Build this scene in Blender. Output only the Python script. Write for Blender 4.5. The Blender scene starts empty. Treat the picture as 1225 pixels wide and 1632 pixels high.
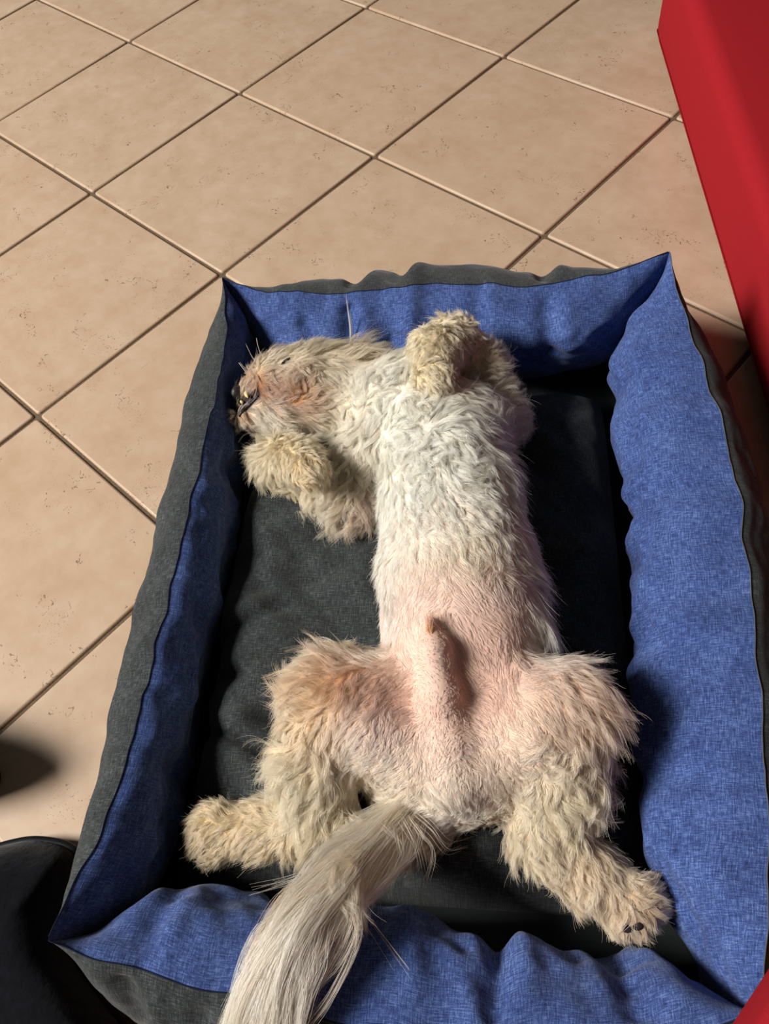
import bpy, bmesh, math, random
import numpy as np
from mathutils import Matrix, Vector, noise as mnoise

random.seed(7)
rng = np.random.default_rng(11)
scene = bpy.context.scene
COL = scene.collection

# ------------------------------------------------------------------ camera
CAM = np.array([0.07943891, -0.44038396, 0.76271483])
RW = np.array([[0.9913614634565191, 0.06709107674754539, -0.11269976128725329],
               [-0.0017875973834657333, -0.852275084526888, -0.5230907997568692],
               [-0.1311459235696768, 0.5187735225660051, -0.8447927432308566]])
FPX, CX, CY = 1256.47, 612.5, 816.0
cam_d = bpy.data.cameras.new('camera')
cam = bpy.data.objects.new('camera', cam_d)
COL.objects.link(cam)
mw = Matrix.Identity(4)
for r in range(3):
    mw[r][0], mw[r][1], mw[r][2], mw[r][3] = RW[0][r], -RW[1][r], -RW[2][r], CAM[r]
cam.matrix_world = mw
cam_d.sensor_fit = 'HORIZONTAL'
cam_d.sensor_width = 36.0
cam_d.lens = 36.0 * FPX / 1225.0
cam_d.clip_start = 0.02
scene.camera = cam

# ------------------------------------------------------------------ light
world = bpy.data.worlds.new('room_ambient')
scene.world = world
world.use_nodes = True
wbg = world.node_tree.nodes['Background']
wbg.inputs[0].default_value = (1.0, 0.97, 0.94, 1)
wbg.inputs[1].default_value = 0.045


def area_light(name, loc, target, sx, sy, energy, color):
    d = bpy.data.lights.new(name, 'AREA')
    d.shape = 'RECTANGLE'
    d.size, d.size_y = sx, sy
    d.energy = energy
    d.color = color
    o = bpy.data.objects.new(name, d)
    COL.objects.link(o)
    o.location = loc
    o.rotation_euler = (Vector(target) - Vector(loc)).to_track_quat('-Z', 'Y').to_euler()
    return o


# daylight from a window on the left, slightly behind the camera
area_light('window_daylight', (-4.0, -1.03, 3.65), (0.05, 0.0, 0.1), 1.5, 1.6, 505, (1.0, 0.985, 0.955))

scene.view_settings.view_transform = 'Standard'
scene.view_settings.look = 'None'
scene.view_settings.gamma = 1.0
scene.view_settings.use_curve_mapping = False
scene.view_settings.exposure = 0.0


# ------------------------------------------------------------------ helpers
def lin(c):
    c = np.asarray(c, float) / 255.0
    return np.where(c <= 0.04045, c / 12.92, ((c + 0.055) / 1.055) ** 2.4)


def lin4(c):
    return tuple(lin(c)) + (1.0,)


def at(px, py, z):
    """point of the photograph's viewing ray at height z above the floor"""
    d = RW.T @ np.array([(px - CX) / FPX, (py - CY) / FPX, 1.0])
    s = (z - CAM[2]) / d[2]
    return CAM + s * d


def link(name, me, mat, parent=None):
    o = bpy.data.objects.new(name, me)
    COL.objects.link(o)
    if mat is not None:
        me.materials.append(mat)
    if parent is not None:
        o.parent = parent
    return o


def tag(o, label=None, cat=None, group=None, kind=None):
    if label: o['label'] = label
    if cat: o['category'] = cat
    if group: o['group'] = group
    if kind: o['kind'] = kind
    return o


def empty(name, loc):
    o = bpy.data.objects.new(name, None)
    o.empty_display_size = 0.05
    COL.objects.link(o)
    o.location = loc
    return o


def mesh(name, verts, faces, smooth=True):
    me = bpy.data.meshes.new(name)
    me.from_pydata([tuple(map(float, v)) for v in verts], [], [tuple(int(i) for i in f) for f in faces])
    me.update()
    if smooth:
        me.polygons.foreach_set('use_smooth', [True] * len(me.polygons))
    return me


def grid_mesh(name, P, UV=None, close_u=False, flip=False):
    """P (nu,nv,3) grid of points -> quad mesh with UVs in metres"""
    nu, nv = P.shape[:2]
    idx = np.arange(nu * nv).reshape(nu, nv)
    a = idx if not close_u else np.concatenate([idx, idx[:1]], 0)
    q = np.stack([a[:-1, :-1], a[1:, :-1], a[1:, 1:], a[:-1, 1:]], -1).reshape(-1, 4)
    if flip: q = q[:, ::-1]
    me = mesh(name, P.reshape(-1, 3), q)
    if UV is not None:
        uvl = me.uv_layers.new(name='UVMap')
        uvf = UV.reshape(-1, 2)[q.reshape(-1)]
        uvl.data.foreach_set('uv', uvf.astype(np.float32).ravel())
    return me


def tube_mesh(name, pts, rad, n=8, closed=False):
    pts = np.asarray(pts, float)
    m = len(pts)
    rad = np.broadcast_to(np.asarray(rad, float), (m,))
    T = np.gradient(pts, axis=0)
    T /= np.linalg.norm(T, axis=1)[:, None] + 1e-12
    up = np.array([0.13, 0.2, 0.97])
    A = np.cross(T, up); A /= np.linalg.norm(A, axis=1)[:, None] + 1e-12
    B = np.cross(T, A)
    th = np.linspace(0, 2 * np.pi, n, endpoint=False)
    P = pts[None] + rad[None, :, None] * (np.cos(th)[:, None, None] * A[None] + np.sin(th)[:, None, None] * B[None])
    return grid_mesh(name, P, close_u=True)


def spline(ctrl, n, closed=False):
    """Catmull-Rom through control rows (any dimension), n samples"""
    c = np.asarray(ctrl, float)
    c = np.vstack([2 * c[0] - c[1], c, 2 * c[-1] - c[-2]])
    m = len(c) - 3
    t = np.linspace(0, m - 1e-6, n)
    i = t.astype(int); u = (t - i)[:, None]
    p0, p1, p2, p3 = c[i], c[i + 1], c[i + 2], c[i + 3]
    return 0.5 * ((2 * p1) + (-p0 + p2) * u + (2 * p0 - 5 * p1 + 4 * p2 - p3) * u ** 2 + (-p0 + 3 * p1 - 3 * p2 + p3) * u ** 3)


class WaveNoise:
    """smooth pseudo-random field made of sine waves (vectorised)"""
    def __init__(self, wl, n=10, seed=0, dim=3, out=1):
        r = np.random.default_rng(seed)
        k = r.normal(size=(out, n, dim))
        k /= np.linalg.norm(k, axis=2, keepdims=True)
        self.k = k * (2 * np.pi / wl) * r.uniform(0.6, 1.6, size=(out, n, 1))
        self.ph = r.uniform(0, 2 * np.pi, size=(out, n))
        self.n = n

    def __call__(self, P):
        P = np.asarray(P, float)
        res = [np.sin(P @ self.k[o].T + self.ph[o]).sum(-1) / math.sqrt(self.n / 2) for o in range(len(self.k))]
        return res[0] if len(res) == 1 else np.stack(res, -1)


# ------------------------------------------------------------------ materials
class NT:
    def __init__(self, name):
        self.m = bpy.data.materials.new(name)
        self.m.use_nodes = True
        self.t = self.m.node_tree
        self.b = self.t.nodes['Principled BSDF']
        self.out = self.t.nodes['Material Output']

    def n(self, typ, **kw):
        nd = self.t.nodes.new(typ)
        for k, v in kw.items():
            if k in nd.inputs.keys() if isinstance(k, str) else False:
                nd.inputs[k].default_value = v
            else:
                setattr(nd, k, v)
        return nd

    def l(self, a, b):
        self.t.links.new(a, b)

    def val(self, nd, key, v):
        nd.inputs[key].default_value = v

    def math(self, op, a, b=None):
        nd = self.t.nodes.new('ShaderNodeMath'); nd.operation = op
        for i, v in enumerate((a, b)):
            if v is None: continue
            if isinstance(v, (int, float)): nd.inputs[i].default_value = v
            else: self.l(v, nd.inputs[i])
        return nd.outputs[0]

    def mix(self, fac, a, b, mode='MIX'):
        nd = self.t.nodes.new('ShaderNodeMix'); nd.data_type = 'RGBA'; nd.blend_type = mode
        for i, v in ((0, fac), (6, a), (7, b)):
            if isinstance(v, (int, float)): nd.inputs[i].default_value = v
            elif isinstance(v, tuple): nd.inputs[i].default_value = v
            else: self.l(v, nd.inputs[i])
        return nd.outputs[2]

    def ramp(self, fac, stops):
        nd = self.t.nodes.new('ShaderNodeValToRGB')
        el = nd.color_ramp.elements
        while len(el) < len(stops): el.new(0.5)
        for e, (p, c) in zip(el, stops):
            e.position = p
            e.color = c if isinstance(c, tuple) else (c, c, c, 1)
        self.l(fac, nd.inputs[0])
        return nd.outputs[0]

    def noise(self, vec, scale, detail=3.0, rough=0.55):
        nd = self.t.nodes.new('ShaderNodeTexNoise')
        self.l(vec, nd.inputs['Vector'])
        nd.inputs['Scale'].default_value = scale
        nd.inputs['Detail'].default_value = detail
        nd.inputs['Roughness'].default_value = rough
        return nd.outputs[0]

    def mapping(self, vec, scale):
        nd = self.t.nodes.new('ShaderNodeMapping')
        nd.inputs['Scale'].default_value = scale
        self.l(vec, nd.inputs['Vector'])
        return nd.outputs[0]

    def bump(self, h, strength, dist):
        nd = self.t.nodes.new('ShaderNodeBump')
        nd.inputs['Strength'].default_value = strength
        nd.inputs['Distance'].default_value = dist
        self.l(h, nd.inputs['Height'])
        self.l(nd.outputs[0], self.b.inputs['Normal'])


def linen_material(name, dark, mid, light, slub=1.0, rough=0.9):
    k = NT(name)
    uv = k.n('ShaderNodeTexCoord').outputs['UV']
    warp = k.noise(k.mapping(uv, (1000, 120, 1)), 1.0, 2.0)
    weft = k.noise(k.mapping(uv, (120, 1000, 1)), 1.0, 2.0)
    fine = k.noise(k.mapping(uv, (1300, 1300, 1)), 1.0, 1.0)
    cloud = k.noise(k.mapping(uv, (28, 28, 1)), 1.0, 3.0)
    s = k.math('ADD', warp, weft)
    s = k.math('MULTIPLY', s, 0.5)
    s = k.math('ADD', k.math('MULTIPLY', s, 0.75), k.math('MULTIPLY', fine, 0.25))
    s = k.math('ADD', k.math('MULTIPLY', k.math('SUBTRACT', s, 0.5), 1.0 * slub), 0.5)
    s = k.math('ADD', s, k.math('MULTIPLY', k.math('SUBTRACT', cloud, 0.5), 0.25))
    c = k.ramp(s, [(0.30, lin4(dark)), (0.5, lin4(mid)), (0.70, lin4(light))])
    k.l(c, k.b.inputs['Base Color'])
    k.b.inputs['Roughness'].default_value = rough
    k.b.inputs['Specular IOR Level'].default_value = 0.15
    k.b.inputs['Sheen Weight'].default_value = 0.12
    k.b.inputs['Sheen Roughness'].default_value = 0.5
    k.bump(s, 0.35, 0.0012)
    return k.m


def plain_material(name, col, rough=0.6, spec=0.3, nscale=60, namp=0.12, bump=0.0, sheen=0.0):
    k = NT(name)
    co = k.n('ShaderNodeTexCoord').outputs['Object']
    n1 = k.noise(co, nscale, 4.0)
    c = np.asarray(lin(col))
    a = tuple(np.clip(c * (1 - namp), 0, 1)) + (1.0,)
    b = tuple(np.clip(c * (1 + namp), 0, 1)) + (1.0,)
    k.l(k.ramp(n1, [(0.3, a), (0.7, b)]), k.b.inputs['Base Color'])
    k.b.inputs['Roughness'].default_value = rough
    k.b.inputs['Specular IOR Level'].default_value = spec
    k.b.inputs['Sheen Weight'].default_value = sheen
    if bump: k.bump(n1, bump, 0.002)
    return k.m


def tile_material():
    k = NT('beige_ceramic')
    tc = k.n('ShaderNodeTexCoord').outputs['Object']
    oi = k.n('ShaderNodeObjectInfo')
    off = k.n('ShaderNodeCombineXYZ')
    k.l(k.math('MULTIPLY', oi.outputs['Random'], 37.0), off.inputs[0])
    k.l(k.math('MULTIPLY', oi.outputs['Random'], 91.0), off.inputs[1])
    vm = k.n('ShaderNodeVectorMath', operation='ADD')
    k.l(tc, vm.inputs[0]); k.l(off.outputs[0], vm.inputs[1])
    v = vm.outputs[0]
    big = k.noise(v, 9.0, 5.0, 0.6)
    med = k.noise(v, 34.0, 4.0, 0.6)
    base = k.ramp(big, [(0.25, lin4((174, 146, 119))), (0.5, lin4((185, 159, 133))), (0.75, lin4((196, 172, 147)))])
    base = k.mix(0.28, base, k.ramp(med, [(0.35, lin4((176, 144, 115))), (0.65, lin4((204, 178, 153)))]))
    tint = k.math('MULTIPLY', k.math('SUBTRACT', oi.outputs['Random'], 0.5), 0.16)
    base = k.mix(k.math('ADD', tint, 0.08), base, lin4((188, 150, 118)))
    # thin broken vein marks and pits, like travertine print
    wob = k.noise(v, 26.0, 3.0, 0.6)
    line = k.math('ABSOLUTE', k.math('SUBTRACT', wob, 0.5))
    vein = k.math('LESS_THAN', line, 0.0065)
    m1 = k.math('GREATER_THAN', k.noise(k.mapping(v, (1.0, 1.3, 1)), 15.0, 2.0), 0.585)
    brk = k.math('GREATER_THAN', k.noise(v, 260.0, 2.0), 0.50)
    vein = k.math('MULTIPLY', k.math('MULTIPLY', vein, m1), brk)
    pit = k.math('GREATER_THAN', k.noise(v, 520.0, 1.0), 0.68)
    m2 = k.math('GREATER_THAN', k.noise(v, 13.0, 3.0), 0.60)
    pit = k.math('MULTIPLY', pit, m2)
    marks = k.math('MAXIMUM', vein, pit)
    col = k.mix(k.math('MULTIPLY', marks, 0.72), base, lin4((98, 70, 48)))
    k.l(col, k.b.inputs['Base Color'])
    k.b.inputs['Roughness'].default_value = 0.42
    k.b.inputs['Specular IOR Level'].default_value = 0.35
    h = k.math('SUBTRACT', k.math('MULTIPLY', big, 0.6), marks)
    k.bump(h, 0.12, 0.001)
    return k.m


M_TILE = tile_material()
M_GROUT = plain_material('grey_grout', (104, 88, 70), 0.95, 0.05, 300, 0.2, 0.3)
M_BLUE = linen_material('blue_linen', (32, 43, 80), (57, 76, 128), (100, 121, 172), 1.45)
M_GREY = linen_material('charcoal_linen', (27, 28, 28), (48, 51, 51), (84, 88, 88), 1.4)
M_SEAM = plain_material('seam_thread', (30, 34, 50), 0.9, 0.1)
M_SEAM_PALE = plain_material('pale_seam_thread', (84, 84, 82), 0.9, 0.1)
M_RED = plain_material('red_upholstery', (152, 30, 36), 0.9, 0.06, 900, 0.10, 0.15, 0.0)
M_REDSEAM = plain_material('red_seam', (120, 14, 20), 0.9, 0.1)
M_BLACK = plain_material('black_plush', (8, 8, 14), 0.95, 0.08, 120, 0.5, 0.6, 0.1)
M_BLACKTRIM = plain_material('black_trim', (14, 14, 17), 0.6, 0.2, 200, 0.2)
M_NOSE = plain_material('black_nose', (52, 48, 50), 0.35, 0.5, 900, 0.3, 0.3)
M_LIP = plain_material('dark_lip', (38, 30, 32), 0.45, 0.4, 400, 0.3, 0.3)
M_EYE = plain_material('dark_eye', (14, 11, 10), 0.12, 0.6, 50, 0.2)
M_TOOTH = plain_material('ivory_tooth', (226, 196, 140), 0.35, 0.4, 400, 0.1)
M_PAD = plain_material('dark_pad', (44, 34, 34), 0.8, 0.2, 500, 0.3, 0.3)
M_LEG = plain_material('dark_wood', (50, 30, 22), 0.5, 0.3, 40, 0.3)

# ------------------------------------------------------------------ floor with tiles
T = 0.33
ANG = math.radians(38.7)
fl = mesh('floor', [(-3, -2.5, -0.0035), (3, -2.5, -0.0035), (3, 4, -0.0035), (-3, 4, -0.0035)], [(0, 1, 2, 3)], False)
floor = link('floor', fl, M_GROUT)
tag(floor, 'floor of large beige ceramic tiles laid diagonally with brown grout', kind='structure')


def tile_mesh():
    g = 0.0052                       # joint width
    h = (T - g) / 2
    bm = bmesh.new()
    ring_spec = [(0.0, -0.008), (0.0, -0.0026), (0.0009, -0.0009), (0.0028, 0.0)]
    rings = []
    for ins, z in ring_spec:
        ring = []
        rc = 0.004 - ins * 0.5
        e = h - ins
        for cxs, cys, a0 in ((1, 1, 0), (-1, 1, 90), (-1, -1, 180), (1, -1, 270)):
            for q in range(3):
                a = math.radians(a0 + 45 * q)
                ring.append(bm.verts.new((cxs * (e - rc) + rc * math.cos(a), cys * (e - rc) + rc * math.sin(a), z)))
        rings.append(ring)
    for a, b in zip(rings[:-1], rings[1:]):
        for i in range(12):
            f = bm.faces.new((a[i], a[(i + 1) % 12], b[(i + 1) % 12], b[i])); f.smooth = True
    bm.faces.new(rings[-1])
    me = bpy.data.meshes.new('tile')
    bm.to_mesh(me); bm.free()
    return me


tile_me = tile_mesh()
tile_me.materials.append(M_TILE)
ca, sa = math.cos(-ANG), math.sin(-ANG)
OX, OY = 1.55, -0.45
r2 = random.Random(5)
for iu in range(-9, 11):
    for iv in range(-9, 11):
        u, v = iu + 0.5 - OX, iv + 0.5 - OY
        x, y = T * (ca * u - sa * v), T * (sa * u + ca * v)
        if not (-1.7 < x < 1.6 and -1.2 < y < 2.3): continue
        o = bpy.data.objects.new('tile', tile_me)
        COL.objects.link(o)
        o.parent = floor
        o.location = (x, y, r2.uniform(-0.0003, 0.0003))
        o.rotation_euler = (r2.uniform(-.0012, .0012), r2.uniform(-.0012, .0012), -ANG)

# ------------------------------------------------------------------ dog: signed distance body
PR = []          # primitives


def cone(a, b, ra, rb, **kw):
    PR.append(dict(a=np.asarray(a, float), b=np.asarray(b, float), ra=ra, rb=rb, **kw))


def chain(pts, **kw):
    """pts: (px,py,z,r)"""
    for p, q in zip(pts[:-1], pts[1:]):
        cone(at(*p[:3]), at(*q[:3]), p[3], q[3], **kw)


CREAM = (224, 208, 172)
WHITE = (240, 235, 220)
TAN = (208, 180, 138)
PINK = (232, 196, 180)
# region properties: len (m), flow (x right, y away, z up), out = outward share, lift, curl, dens, col
chain([(722, 1202, .108, .054), (728, 1110, .122, .059)], k=.02, len=.009, flow=(0, -.9, 0), out=.3, lift=.14, curl=.25, dens=.7, col=(236, 222, 206), tag='pelvis')
chain([(728, 1110, .122, .059), (738, 1000, .130, .065)], k=.02, len=.007, flow=(.5, -.7, 0), out=.5, lift=.10, curl=.15, dens=.22, col=(240, 222, 208), tag='belly')
chain([(738, 1000, .130, .065), (729, 900, .135, .064)], k=.02, len=.010, flow=(.2, -.8, 0), out=.6, lift=.13, curl=.25, dens=.42, col=(240, 228, 212), tag='belly2')
chain([(729, 900, .135, .064), (716, 790, .137, .057)], k=.02, len=.018, flow=(.2, -.9, 0), out=.5, lift=.17, curl=.42, dens=.95, col=(240, 233, 214), tag='ribs')
chain([(716, 790, .137, .057), (698, 700, .132, .055)], k=.02, len=.025, flow=(.9, -.25, 0), out=.3, lift=.18, curl=.28, dens=1, col=WHITE, tag='chest')
chain([(700, 700, .132, .058), (640, 655, .122, .050)], k=.02, len=.026, flow=(.9, .25, 0), out=.2, lift=.18, curl=.28, dens=1, col=WHITE, tag='chest2')
chain([(640, 655, .122, .048), (570, 640, .108, .040)], k=.02, len=.022, flow=(.6, -.4, 0), out=.3, lift=.25, curl=.4, dens=1, col=(228, 218, 196), tag='neck')
# head on its side, nose to the left
chain([(570, 643, .108, .040), (500, 627, .112, .046)], k=.02, len=.018, flow=(.9, -.2, 0), out=.2, lift=.22, curl=.35, dens=1, col=(214, 198, 166), tag='nape')
chain([(500, 627, .112, .046), (456, 622, .113, .041)], k=.02, len=.018, flow=(.85, .25, 0), out=.3, lift=.22, curl=.3, dens=1, col=(214, 198, 166), tag='skull')
chain([(440, 622, .115, .034), (399, 632, .120, .017)], k=.012, len=.014, flow=(.85, .3, 0), out=.2, lift=.2, curl=.2, dens=1, col=(204, 172, 128), tag='muzzle')
chain([(450, 663, .112, .031), (396, 668, .116, .0140)], k=.008, len=.015, flow=(.8, -.5, 0), out=.3, lift=.15, curl=.2, dens=1, col=(216, 200, 172), tag='jaw')
# ear flap lying back on the cushion
chain([(518, 578, .142, .016), (565, 586, .140, .018), (612, 590, .130, .012)], k=.006, len=.042, flow=(1, -.25, -.05), out=.1, lift=.10, curl=.30, dens=1.1, col=(206, 184, 148), tag='ear')
# front limbs, folded
chain([(612, 705, .122, .038), (560, 795, .092, .029)], k=.014, len=.026, flow=(-.3, -.9, -.2), out=.5, lift=.35, curl=.8, dens=1, col=(226, 214, 188), tag='upper arm')
chain([(560, 795, .092, .029), (446, 736, .112, .022)], k=.010, len=.028, flow=(-.5, -.7, -.2), out=.5, lift=.35, curl=.8, dens=1, col=CREAM, tag='forearm')
chain([(446, 732, .116, .022), (476, 734, .146, .019), (494, 750, .160, .016)], k=.008, len=.013, flow=(.45, -.9, -.1), out=.25, lift=.28, curl=.6, dens=1.1, col=(220, 200, 158), tag='paw')
chain([(752, 690, .125, .042), (782, 668, .118, .030)], k=.014, len=.020, flow=(.8, -.3, 0), out=.4, lift=.3, curl=.5, dens=1, col=(226, 208, 186), tag='upper arm')
chain([(784, 676, .115, .030), (762, 590, .135, .026), (722, 548, .158, .024)], k=.010, len=.018, flow=(.3, .7, 0), out=.5, lift=.3, curl=.6, dens=1, col=CREAM, tag='forearm')
chain([(722, 548, .158, .024), (694, 562, .178, .023), (692, 602, .190, .016)], k=.008, len=.015, flow=(-.15, -1, -.1), out=.35, lift=.28, curl=.7, dens=1.1, col=(232, 216, 180), tag='paw')
# hind limb on the left of the picture
chain([(655, 1170, .122, .050), (590, 1138, .136, .046), (536, 1118, .142, .038)], k=.016, len=.013, flow=(-.6, -.7, 0), out=.4, lift=.18, curl=.35, dens=.9, col=(234, 216, 186), tag='thigh')
chain([(536, 1118, .142, .038), (512, 1205, .126, .031), (505, 1310, .102, .025)], k=.012, len=.026, flow=(-.25, -.9, -.1), out=.5, lift=.28, curl=.7, dens=1, col=CREAM, tag='shin')
chain([(505, 1310, .102, .025), (425, 1322, .096, .019), (340, 1322, .094, .018)], k=.010, len=.017, flow=(-.75, -.6, -.1), out=.2, lift=.14, curl=.4, dens=1.1, col=(222, 196, 150), tag='foot')
# hind limb on the right of the picture
chain([(785, 1175, .122, .050), (850, 1150, .138, .046), (895, 1140, .142, .037)], k=.016, len=.012, flow=(.5, -.8, 0), out=.4, lift=.18, curl=.35, dens=.9, col=(236, 220, 198), tag='thigh')
chain([(895, 1140, .142, .038), (888, 1230, .124, .032), (872, 1325, .102, .026)], k=.012, len=.024, flow=(.25, -.9, -.1), out=.4, lift=.28, curl=.7, dens=1, col=CREAM, tag='shin')
chain([(872, 1325, .102, .025), (935, 1390, .098, .021), (1005, 1440, .098, .018)], k=.010, len=.018, flow=(.55, -.75, -.1), out=.3, lift=.17, curl=.5, dens=1.1, col=(224, 200, 164), tag='foot')
# tail stump
chain([(690, 1285, .085, .026), (630, 1322, .105, .017), (560, 1392, .146, .012), (500, 1470, .160, .008), (450, 1545, .158, .005)], k=.010, len=.03, flow=(-.5, -.9, 0), out=.1, lift=.1, curl=.3, dens=1, col=(226, 208, 178), tag='tail')
# belly ridge
chain([(716, 1180, .160, .0135), (702, 1110, .181, .0105), (691, 1035, .195, .0082), (682, 992, .1985, .0032)], k=.014, len=.0025, flow=(0, -1, 0), out=.2, lift=.1, curl=.1, dens=.35, col=(240, 222, 206), tag='ridge')
chain([(716, 1180, .158, .015), (724, 1245, .138, .018)], k=.012, len=.011, flow=(.1, -.9, 0), out=.4, lift=.25, curl=.4, dens=.8, col=(238, 228, 208), tag='ridge2')
# haunch fullness under the rump
chain([(650, 1222, .098, .034), (785, 1228, .098, .034)], k=.016, len=.018, flow=(0, -.9, -.1), out=.3, lift=.3, curl=.8, dens=1, col=(230, 214, 182), tag='rump')
# toes
for c in ((482, 762, .164), (494, 767, .166), (506, 761, .162)):
    cone(at(490 + (c[0] - 490) * .7, 748, .166), at(*c), .0095, .0085, k=.004, len=.008, flow=(.1, -1, 0), out=.3, lift=.15, curl=.25, dens=1.1, col=(214, 190, 146), tag='toe')
for c in ((678, 612, .194), (692, 618, .196), (706, 612, .194)):
    cone(at(690 + (c[0] - 690) * .7, 596, .198), at(*c), .010, .0088, k=.004, len=.009, flow=(.1, -1, 0), out=.3, lift=.15, curl=.3, dens=1.1, col=(222, 204, 162), tag='toe')
for c in ((338, 1300, .100), (322, 1318, .102), (322, 1342, .096), (340, 1356, .090)):
    cone(at(430 + (c[0] - 430) * .85, 1326 + (c[1] - 1326) * .8, c[2]), at(*c), .012, .0115, k=.006, len=.007, flow=(-.9, -.3, 0), out=.3, lift=.12, curl=.2, dens=1.2, col=(226, 204, 162), tag='toe')
for c in ((1025, 1418, .104), (1036, 1442, .100), (1018, 1464, .096), (990, 1468, .094)):
    cone(at(972 + (c[0] - 972) * .75, 1415 + (c[1] - 1415) * .75, c[2]), at(*c), .012, .0115, k=.006, len=.008, flow=(.6, -.7, 0), out=.3, lift=.14, curl=.25, dens=1.2, col=(222, 200, 166), tag='toe')


def prim_dist(P, pr):
    ab = pr['b'] - pr['a']
    L2 = float(ab @ ab) + 1e-12
    t = np.clip(((P - pr['a']) @ ab) / L2, 0, 1)
    c = pr['a'] + t[..., None] * ab
    return np.sqrt(((P - c) ** 2).sum(-1)) - (pr['ra'] + (pr['rb'] - pr['ra']) * t)


def smin(a, b, k):
    h = np.clip(0.5 + 0.5 * (b - a) / k, 0, 1)
    return b + (a - b) * h - k * h * (1 - h)


RES = 0.0034
allp = np.array([p['a'] for p in PR] + [p['b'] for p in PR])
GMIN = allp.min(0) - 0.09
GMAX = allp.max(0) + 0.09
NX, NY, NZ = (np.ceil((GMAX - GMIN) / RES).astype(int) + 1)
gx = GMIN[0] + RES * np.arange(NX); gy = GMIN[1] + RES * np.arange(NY); gz = GMIN[2] + RES * np.arange(NZ)
F = np.full((NX, NY, NZ), 0.08)
carved = False
for pr in PR:
    if pr['tag'] == 'ridge' and not carved:          # the belly sinks in beside the ridge
        carved = True
        G3 = np.stack(np.meshgrid(gx, gy, gz, indexing='ij'), -1)
        for c3, r3 in ((at(772, 1030, .245), .060), (at(768, 1095, .232), .054)):
            F = -smin(-F, np.sqrt(((G3 - c3) ** 2).sum(-1)) - r3, .016)
        del G3
    lo = np.minimum(pr['a'], pr['b']) - max(pr['ra'], pr['rb']) - 0.075
    hi = np.maximum(pr['a'], pr['b']) + max(pr['ra'], pr['rb']) + 0.075
    i0 = np.clip(((lo - GMIN) / RES).astype(int), 0, None); i1 = np.minimum(((hi - GMIN) / RES).astype(int) + 2, (NX, NY, NZ))
    sl = tuple(slice(a, b) for a, b in zip(i0, i1))
    P = np.stack(np.meshgrid(gx[sl[0]], gy[sl[1]], gz[sl[2]], indexing='ij'), -1)
    F[sl] = smin(F[sl], prim_dist(P, pr), pr['k'])
# the mouth: a shallow groove between upper lip and lower jaw
MOUTH = np.array([at(362, 660, .124), at(374, 652, .132), at(385, 644, .138), at(397, 635, .144), at(410, 627, .150)])
mp_ = spline(MOUTH, 9)
i0 = np.clip(((MOUTH.min(0) - .02 - GMIN) / RES).astype(int), 0, None); i1 = ((MOUTH.max(0) + .02 - GMIN) / RES).astype(int)
sl = tuple(slice(a, b) for a, b in zip(i0, i1))
Pm = np.stack(np.meshgrid(gx[sl[0]], gy[sl[1]], gz[sl[2]], indexing='ij'), -1)
for q0, q1, rr0, rr1 in zip(mp_[:-1], mp_[1:], np.linspace(.0055, .003, 8), np.linspace(.0052, .0028, 8)):
    F[sl] = -smin(-F[sl], prim_dist(Pm, dict(a=q0, b=q1, ra=rr0, rb=rr1)), .003)
GF = np.stack(np.gradient(F, RES), -1)


def sample(G, P):
    q = (P - GMIN) / RES
    q = np.clip(q, 0, np.array([NX, NY, NZ]) - 1.001)
    i = q.astype(int); f = q - i
    r = 0
    for dx in (0, 1):
        wx = f[..., 0] if dx else 1 - f[..., 0]
        for dy in (0, 1):
            wy = f[..., 1] if dy else 1 - f[..., 1]
            for dz in (0, 1):
                wz = f[..., 2] if dz else 1 - f[..., 2]
                w = wx * wy * wz
                g = G[i[..., 0] + dx, i[..., 1] + dy, i[..., 2] + dz]
                r = r + (w[..., None] * g if g.ndim > w.ndim else w * g)
    return r


def sdf(P): return sample(F, P)


def sdf_grad(P):
    g = sample(GF, P)
    return g / (np.linalg.norm(g, axis=-1, keepdims=True) + 1e-9)


def hit(px, py, lift=0.0):
    """where a viewing ray meets the dog's body"""
    d = RW.T @ np.array([(px - CX) / FPX, (py - CY) / FPX, 1.0]); d /= np.linalg.norm(d)
    t = 0.35
    for _ in range(300):
        p = CAM + t * d
        if np.any(p < GMIN) or np.any(p > GMAX): t += 0.01; continue
        s = float(sdf(p[None])[0])
        if s < 0.0004 or t > 1.3: break
        t += max(s * 0.8, 0.0004)
    p = CAM + t * d
    return p + lift * sdf_grad(p[None])[0]


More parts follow.
